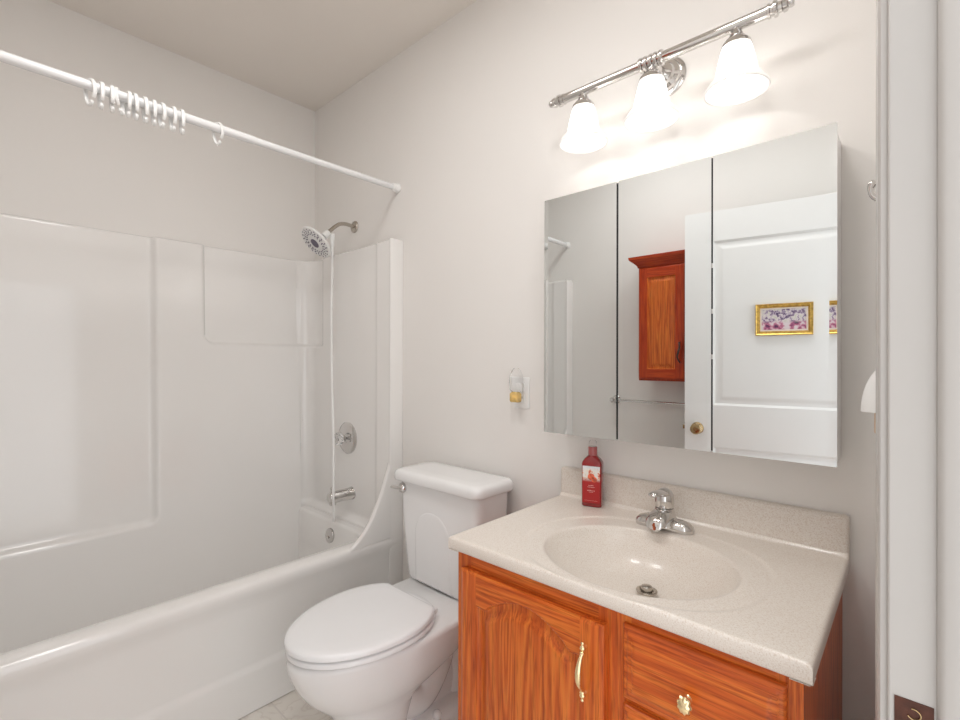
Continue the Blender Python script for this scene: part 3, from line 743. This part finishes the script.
dr = obj('drain_stopper', (lambda bm: (add_lathe(bm, [(0.024, 0.000), (0.0245, 0.0035), (0.020, 0.0045), (0.016, 0.003), (0.016, 0.0)], (0, 0, 0), (0, 0, 1), 32, cap1=False),
      add_lathe(bm, [(0.013, 0.001), (0.0135, 0.010), (0.012, 0.013), (0.006, 0.0145), (0, 0.0145)], (0, 0, 0), (0, 0, 1), 28, cap1=False), bm)[-1])(bmesh.new()), M['nickel'], ctr, loc=(-0.472 - ccx, -0.292 - CY0, 0.7160 - VZ))
dr['label'] = 'metal pop-up drain stopper'

# faucet
fc = thing('faucet', 'chrome single-lever faucet on the counter behind the basin', 'faucet', (-0.506, -0.098, CZ - 0.0025))
def fbase():
    bm = bmesh.new(); L = []
    for z, hx_, hy in ((0.0, 0.0775, 0.0255), (0.006, 0.0785, 0.0265), (0.016, 0.076, 0.0245), (0.023, 0.068, 0.019), (0.027, 0.055, 0.010)):
        row = rrect(-hx_, hx_, -hy, hy, hy, z, 10)
        row = [(x, y, z + (0.012 * math.exp(-(x / 0.03) ** 2) * (z / 0.027) if z > 0.01 else 0)) for x, y, z in row]; L.append(row)
    loft(bm, L); return bm
obj('base', fbase(), M['chrome'], fc, angle=60)
obj('body', lathe([(0.040, 0.010), (0.034, 0.021), (0.0285, 0.034), (0.0250, 0.050), (0.0246, 0.0545), (0.0220, 0.055)], (0, 0.002, 0), (0, 0, 1), 32), M['chrome'], fc)
def fspout():
    bm = bmesh.new(); L = []
    for y, zc, w, h in ((0.006, 0.030, 0.0282, 0.020), (-0.018, 0.034, 0.0301, 0.021), (-0.038, 0.033, 0.0294, 0.020), (-0.052, 0.029, 0.0282, 0.0185), (-0.063, 0.0245, 0.0256, 0.016), (-0.070, 0.021, 0.0205, 0.012), (-0.073, 0.018, 0.0115, 0.007)):
        row = []
        for k in range(28):
            a = 2 * math.pi * k / 28; s = math.sin(a)
            row.append((w * math.cos(a), y - (0.006 * max(0, -s) if y < -0.05 else 0), zc + h * (s if s > 0 else s * 0.72)))
        L.append(row)
    loft(bm, L); return bm
spt = obj('spout', fspout(), M['chrome'], fc, angle=60)
obj('aerator', lathe([(0.0105, 0.0), (0.0105, -0.010), (0.008, -0.0105), (0.008, -0.006)], (0, -0.056, 0.016), (0, 0, 1), 20), M['chrome'], spt)
def flever():
    bm = bmesh.new()
    add_lathe(bm, [(0.0235, 0.0555), (0.0250, 0.058), (0.0248, 0.076), (0.0232, 0.090), (0.0180, 0.100), (0.0095, 0.1055), (0, 0.1065)], (0, 0.002, 0), (0, 0, 1), 32, cap1=False)
    pts = spline([(0, 0.004, 0.088, 0.019, 0.013), (0, -0.016, 0.095, 0.017, 0.010), (0, -0.036, 0.101, 0.0150, 0.0075), (0, -0.058, 0.1035, 0.0145, 0.0065), (0, -0.076, 0.1030, 0.0125, 0.006), (0, -0.083, 0.1015, 0.005, 0.003)], 4)
    loft(bm, [[(w * math.cos(2 * math.pi * k / 20), y, z + h * math.sin(2 * math.pi * k / 20)) for k in range(20)] for _, y, z, w, h in pts])
    return bm
obj('lever', flever(), M['chrome'], fc, angle=60)

# soap bottle
BA = math.radians(17)
sb = thing('soap_bottle', 'red hand-soap bottle with fruit label beside the backsplash', 'bottle', (-0.744, -0.060, CZ), BA)
def bottle():
    bm = bmesh.new(); R = lambda a, b, z, r=0.008: rrect(-a, a, -b, b, r, z, 6)
    loft(bm, [R(0.027, 0.018, 0.0), R(0.0305, 0.0215, 0.004), R(0.0305, 0.0215, 0.132), R(0.029, 0.020, 0.138), R(0.023, 0.017, 0.147, 0.010), R(0.016, 0.0155, 0.154, 0.012), R(0.0135, 0.0135, 0.157, 0.013)]); return bm
obj('bottle_body', bottle(), M['redgel'], sb, angle=50)
lb = obj('label', box(((-0.0265, -0.0222, 0.014), (0.0265, -0.0212, 0.126))), M['label'], sb, smooth=False)
bm = bmesh.new()
for x, z, r in ((0.000, 0.094, 0.0105), (0.009, 0.086, 0.0085)):
    add_lathe(bm, [(r, 0), (r, 0.0003), (0, 0.0003)], (x, -0.0222, z), (0, -1, 0), 20, cap1=False)
obj('fruit_print', bm, M['peach'], lb)
bm = bmesh.new()
for z, w, h in ((0.066, 0.016, 0.002), (0.061, 0.022, 0.0014), (0.050, 0.024, 0.0022), (0.046, 0.014, 0.0012), (0.020, 0.040, 0.0007)):
    n = max(3, int(w / 0.0035))
    for k in range(n):
        x = -w / 2 + w * k / n; add_box(bm, (x, -0.0226, z), (x + w / n * 0.7, -0.0221, z + h * (0.7 + 0.6 * random.random())))
obj('lettering', bm, M['paleprint'], lb, smooth=False)
nk = obj('pump_collar', lathe([(0.0138, 0.1565), (0.0138, 0.182), (0.0128, 0.184), (0.006, 0.184)], (0, 0, 0), (0, 0, 1), 24), simple('rosy_plastic', (0.42, 0.10, 0.10), 0.2, var=0.03, coat=0.3), sb); nk['label'] = 'rosy translucent collar'
cp = obj('pump_cap', lathe([(0.0115, 0.1845), (0.0118, 0.187), (0.0112, 0.199), (0.009, 0.202), (0, 0.202)], (0, 0, 0), (0, 0, 1), 24, cap1=False), M['thin_clear'], sb); cp['label'] = 'clear cap over the pump'

# ------------------------------------------------------------------ medicine cabinet
MX0, MX1, MZ0, MZ1, MYF = -0.8885, -0.1255, 1.034, 1.780, -0.115
med = thing('medicine_cabinet', 'wide medicine cabinet with three mirrored doors over the vanity', 'mirror cabinet', ((MX0 + MX1) / 2, 0, MZ0))
mcx = (MX0 + MX1) / 2
obj('cabinet_box', box(((MX0 + 0.004 - mcx, -0.1065, 0.003), (MX1 - 0.004 - mcx, -0.001, MZ1 - MZ0 - 0.003))), M['plastic'], med, bevel=0.002)
def mdoor(x0, x1, bl, br):
    """mirror door: backing board plus glass with ground edges"""
    g = bmesh.new(); y = MYF; h = MZ1 - MZ0
    xs_ = [x0 - mcx, x0 - mcx + 0.014, x1 - mcx - 0.014, x1 - mcx]
    ys_ = [y - (0.00055 if bl else 0), y, y, y - (0.00055 if br else 0)]
    lo = [g.verts.new((a, b, 0)) for a, b in zip(xs_, ys_)]; hi = [g.verts.new((a, b, h)) for a, b in zip(xs_, ys_)]
    for i in range(3): g.faces.new((lo[i], lo[i + 1], hi[i + 1], hi[i]))
    lb_ = [g.verts.new((xs_[0], y + 0.004, 0)), g.verts.new((xs_[3], y + 0.004, 0)), g.verts.new((xs_[3], y + 0.004, h)), g.verts.new((xs_[0], y + 0.004, h))]
    for q in ((lo[0], lb_[0], lb_[1], lo[3], lo[2], lo[1]), (hi[0], hi[1], hi[2], hi[3], lb_[2], lb_[3]), (lo[0], hi[0], lb_[3], lb_[0]), (lo[3], lb_[1], lb_[2], hi[3]), lb_): g.faces.new(q)
    return g
DX = [(-0.8885, -0.6385, True, False), (-0.6325, -0.3815, False, False), (-0.3775, -0.1255, False, True)]
names = ('narrow left mirror door', 'middle mirror door', 'right mirror door')
for i, (x0, x1, bl, br) in enumerate(DX):
    d = obj('mirror_door', mdoor(x0, x1, bl, br), M['mirror'], med, smooth=False); d['label'] = names[i]
    obj('door_backing', box(((x0 - mcx + 0.002, MYF + 0.0042, 0.002), (x1 - mcx - 0.002, -0.1067, MZ1 - MZ0 - 0.002))), M['black'], d, smooth=False)
for z in (0.24, 0.355, 0.47):
    obj('hinge', box(((-0.3812 - mcx, MYF + 0.001, z - 0.006), (-0.3778 - mcx, MYF + 0.0042, z + 0.006))), M['chrome'], med, smooth=False)
for xg in (-0.6355, -0.3795):
    obj('gap_strip', box(((xg - 0.003 - mcx, MYF + 0.0045, 0.003), (xg + 0.003 - mcx, -0.1066, MZ1 - MZ0 - 0.003))), M['black'], med, smooth=False)

# ------------------------------------------------------------------ vanity light
LZ, LY, LC = 2.090, -0.105, -0.540
vl = thing('vanity_light', 'chrome three-lamp vanity light with frosted bell shades over the mirror', 'wall lamp', (LC, 0, LZ))
obj('wall_plate', lathe([(0.058, 0.0), (0.058, -0.006), (0.052, -0.013), (0.047, -0.014), (0.044, -0.022), (0.034, -0.026), (0.030, -0.034), (0.018, -0.038), (0.013, -0.042), (0.0115, -0.05), (0.0115, LY + 0.008)], (0, -0.0005, 0), (0, 1, 0), 40), M['chrome'], vl)
def turned(pr):       # radii along x
    return lathe(pr, (0, LY, 0), (1, 0, 0), 28)
HL = 0.328
bar_o = obj('bar', turned([(0.0140, -HL + 0.03), (0.0140, HL - 0.03)]), M['chrome'], vl)
for s in (-1, 1):
    pr = [(0.0142, 0.0), (0.0165, 0.001), (0.0165, 0.006), (0.0125, 0.008), (0.0125, 0.012), (0.0185, 0.014), (0.0185, 0.020), (0.0125, 0.023), (0.0120, 0.030), (0.0155, 0.033), (0.0145, 0.040), (0.0095, 0.043), (0.0110, 0.048), (0.0085, 0.054), (0.0, 0.055)]
    obj('finial', lathe(pr, (s * (HL - 0.048), LY, 0), (s, 0, 0), 28, cap1=False), M['chrome'], vl)
pr = [(0.0142, -0.034)]
for k in range(5):
    c = -0.028 + k * 0.014; pr += [(0.0150, c - 0.0055), (0.0195, c - 0.004), (0.0205, c), (0.0195, c + 0.004), (0.0150, c + 0.0055)]
pr.append((0.0142, 0.034))
obj('collar', turned(pr), M['chrome'], vl)
def shade_bm():
    bm = bmesh.new()
    out = spline([(0.030, -0.046), (0.034, -0.056), (0.0385, -0.075), (0.043, -0.097), (0.047, -0.117), (0.049, -0.122), (0.055, -0.131), (0.0635, -0.141), (0.070, -0.151), (0.0725, -0.160)], 4)
    prof = out + [(r - 0.003, z) for r, z in reversed(out)]
    loops = [[(r * math.cos(2 * math.pi * k / 48), r * math.sin(2 * math.pi * k / 48), z) for k in range(48)] for r, z in prof]
    loft(bm, loops, False, False); return bm
for i, x in enumerate((-0.213, 0.0, 0.213)):
    f_ = obj('lamp_fitter', lathe([(0.010, -0.008), (0.012, -0.018), (0.015, -0.022), (0.017, -0.030), (0.026, -0.037), (0.033, -0.046), (0.0345, -0.054), (0.0330, -0.0545), (0.0325, -0.048), (0.012, -0.040), (0.012, -0.062), (0, -0.062)], (x, LY, 0), (0, 0, 1), 32, cap1=False), M['chrome'], vl)
    sd = obj('lamp_shade', shade_bm(), M['shade'], vl, loc=(x, LY, -0.002), angle=80); sd['label'] = 'frosted glass bell shade'
    bl = obj('bulb', lathe([(0.0, -0.136), (0.010, -0.1345), (0.018, -0.130), (0.0245, -0.121), (0.0265, -0.110), (0.0245, -0.098), (0.018, -0.085), (0.0125, -0.075), (0.0120, -0.063)], (x, LY, 0), (0, 0, 1), 24, cap0=False), M['bulb'], vl); bl['label'] = 'glowing white bulb'

# ------------------------------------------------------------------ outlet with plug-in freshener, back wall
ot = thing('wall_outlet', 'white wall outlet plate between toilet tank and mirror', 'outlet', (-1.065, 0, 1.146))
obj('cover_plate', box(((-0.035, -0.006, -0.057), (0.035, -0.0003, 0.057))), M['plastic'], ot, bevel=0.003)
for z in (-0.0195, 0.0195):
    r_ = obj('receptacle', box(((-0.017, -0.0085, z - 0.0145), (0.017, -0.0055, z + 0.0145))), M['plastic'], ot, bevel=0.002)
    for x in (-0.006, 0.006): obj('slot', box(((x - 0.001, -0.0087, z - 0.002), (x + 0.001, -0.0082, z + 0.007))), M['black'], r_, smooth=False)
af = thing('air_freshener', 'clear plug-in air freshener with amber oil in the wall outlet', 'air freshener', (-1.068, -0.0088, 1.166))
fr_ = M['thin_clear']
hb = bmesh.new()
loft(hb, [[(x, y - 0.0235, z) for x, y, z in rrect(-a, a, -b, b, 0.011, z, 6)] for a, b, z in ((0.017, 0.014, -0.014), (0.021, 0.018, -0.008), (0.022, 0.020, 0.02), (0.020, 0.019, 0.045), (0.015, 0.014, 0.062), (0.009, 0.009, 0.070))])
obj('housing', hb, fr_, af, angle=60)
obj('plug', box(((-0.013, -0.006, -0.012), (0.013, 0.0, 0.016))), M['plastic'], af, bevel=0.002)
hb = bmesh.new()
loft(hb, [[(x, y - 0.027, z) for x, y, z in rrect(-a, a, -b, b, 0.009, z, 6)] for a, b, z in ((0.017, 0.013, -0.052), (0.0195, 0.0155, -0.048), (0.0195, 0.0155, -0.022), (0.014, 0.011, -0.0155), (0.010, 0.009, -0.0145))])
ol = obj('oil_vial', hb, simple('amber_vial', (0.75, 0.50, 0.16), 0.12, var=0.25, vscale=50, coat=0.4), af, angle=60); ol['label'] = 'amber oil vial'

# ------------------------------------------------------------------ right wall: night light and hook
nl = thing('night_light', 'white half-shell night light plugged in beside the doorway', 'night light', (XR, -0.25, 1.165))
obj('wall_plate', box(((-0.0055, -0.035, -0.065), (-0.0003, 0.035, 0.050))), M['plastic'], nl, bevel=0.0025)
hb = bmesh.new(); L = []
for k in range(15):
    a = math.radians(90 * k / 14); rr = max(0.003, math.cos(a)); z = 0.005 + 0.092 * math.sin(a)
    L.append([(-0.006 - 0.048 * rr * math.sin(math.radians(180 * j / 24)), 0.032 * rr * math.cos(math.radians(180 * j / 24)), z) for j in range(25)])
loft(hb, L)
sh_ = obj('shell_shade', hb, M['plastic'], nl, angle=50)
nb = obj('plug_body', box(((-0.034, -0.014, -0.035), (-0.0055, 0.014, 0.005))), simple('tan_plastic', (0.70, 0.52, 0.38), 0.4), nl, bevel=0.004); nb['label'] = 'tan plug body'
hk = thing('robe_hook', 'small chrome robe hook high beside the doorway', 'hook', (XR, -0.25, 1.568))
obj('hook_plate', lathe([(0.020, 0), (0.020, 0.003), (0.016, 0.006), (0.009, 0.008)], (-0.0003, 0, 0), (-1, 0, 0), 24), M['chrome'], hk)
hkp = spline([(-0.006, 0, 0, 0.006), (-0.024, 0, -0.006, 0.005), (-0.036, 0, 0.002, 0.0048), (-0.040, 0, 0.016, 0.0048), (-0.037, 0, 0.026, 0.007), (-0.036, 0, 0.032, 0.003)], 5)
obj('hook_arm', add_tube(bmesh.new(), [p[:3] for p in hkp], [p[3] for p in hkp], 12), M['chrome'], hk)

# ------------------------------------------------------------------ far wall (seen in the mirrors)
WX0, WX1, WYF, WZ0, WZ1 = -1.197, -0.925, -1.525, 1.150, 1.815
wc = thing('wall_cabinet', 'tall red-brown oak wall cabinet with crown hung over the towel bar', 'cabinet', (WX0, YF, WZ0))
ww = WX1 - WX0; wd = WYF - YF
# built facing -Y, then turned to face the mirrors
wc.location = (WX1, YF, WZ0); wc.rotation_euler = (0, 0, math.pi)
wh = WZ1 - WZ0
obj('carcass', box(((0, -wd + 0.0, 0), (ww, -0.001, wh))), M['oak_red_v'], wc, bevel=0.0015)
def crown():
    bm = bmesh.new()
    pr = [(0.0, -0.012), (0.006, -0.010), (0.008, 0.0), (0.012, 0.006), (0.022, 0.016), (0.034, 0.026), (0.040, 0.032), (0.044, 0.036), (0.046, 0.050), (0.0, 0.050)]
    loft(bm, [[(-d, -0.001, wh + z), (-d, -wd - d, wh + z), (ww + d, -wd - d, wh + z), (ww + d, -0.001, wh + z)] for d, z in pr], False, False, closed=False)
    bm.faces.new([bm.verts.new(p) for p in ((0, -0.001, wh + 0.0499), (0, -wd, wh + 0.0499), (ww, -wd, wh + 0.0499), (ww, -0.001, wh + 0.0499))])
    return bm
obj('crown', crown(), M['oak_red_h'], wc, angle=25)
pw, ph = ww - 0.012, wh - 0.030
def wdep(x, z):
    e = min(x, pw - x, z, ph - z); d = 0.004 * (1 - sstep(0, 0.007, e))
    s = min(x - 0.050, pw - 0.050 - x, z - 0.055, ph - 0.055 - z)
    if s > 0: d += 0.009 * sstep(0, 0.004, s) - 0.0075 * sstep(0.010, 0.034, s)
    return d
def wmat(x, z):
    if x < 0.050 or x > pw - 0.050: return 0
    return 1 if (z < 0.055 or z > ph - 0.055) else 2
wdoor = obj('door', relief(0, pw, 0, ph, wdep, 0.019, 0.005, wmat), [M['oak_red_v'], M['oak_red_h'], M['oak_panel']], wc, angle=60, loc=(0.006, -wd - 0.0195, 0.012))
hp_ = spline([(0, 0.001, -0.055, 0.004), (0, -0.014, -0.050, 0.004), (0.006, -0.024, -0.028, 0.0045), (0.0, -0.027, 0.0, 0.0055), (-0.006, -0.024, 0.028, 0.0045), (0, -0.014, 0.050, 0.004), (0, 0.001, 0.055, 0.004)], 5)
wh_ = obj('handle', add_tube(bmesh.new(), [p[:3] for p in hp_], [p[3] for p in hp_], 10), M['darkiron'], wdoor, loc=(0.024, 0, 0.150)); wh_['label'] = 'dark iron pull'

tb = thing('towel_bar', 'chrome towel bar on the wall beneath the oak wall cabinet', 'towel bar', (-1.130, YF, 1.015))
for s in (-0.30, 0.30):
    obj('bracket', add_lathe(lathe([(0.027, 0.0), (0.027, 0.005), (0.021, 0.011), (0.012, 0.016), (0.011, 0.050)], (s, 0.0005, 0), (0, 1, 0), 24), [(0.0, -0.017), (0.011, -0.014), (0.016, -0.006), (0.0165, 0.004), (0.012, 0.013), (0.0, 0.017)], (s, 0.060, 0), (0, 1, 0), 24, cap0=False, cap1=False), M['chrome'], tb)
obj('bar', lathe([(0.0075, -0.30), (0.0075, 0.30)], (0, 0.060, 0), (1, 0, 0), 16), M['chrome'], tb)

# picture hung on the open door
pic = thing('picture', 'small gilt-framed floral print hung on the white door', 'picture', (0, 0, 0))
pl_ = Matrix.Translation(door.location) @ Matrix.Rotation(door.rotation_euler.z, 4, 'Z')
pic.location = pl_ @ Vector((0.440, -0.0092, 1.4565)); pic.rotation_euler = (0, 0, door.rotation_euler.z)
pw2, ph2 = 0.118, 0.0765
def frame_bm():
    bm = bmesh.new(); rows = []
    for g, d in ((0.0, 0.012), (0.0, -0.002), (0.003, -0.008), (0.008, -0.005), (0.012, -0.006), (0.018, 0.001), (0.020, 0.004)):
        rows.append([(-pw2 + g, d, -ph2 + g), (pw2 - g, d, -ph2 + g), (pw2 - g, d, ph2 - g), (-pw2 + g, d, ph2 - g)])
    loft(bm, rows, True, False); return bm
fo = obj('frame', frame_bm(), M['gold'], pic, angle=25)
obj('mat', box(((-pw2 + 0.018, 0.0040, -ph2 + 0.018), (pw2 - 0.018, 0.0060, ph2 - 0.018))), M['mat_board'], pic, smooth=False)
obj('print', box(((-pw2 + 0.027, 0.0030, -ph2 + 0.027), (pw2 - 0.027, 0.0042, ph2 - 0.027))), M['print'], pic, smooth=False)
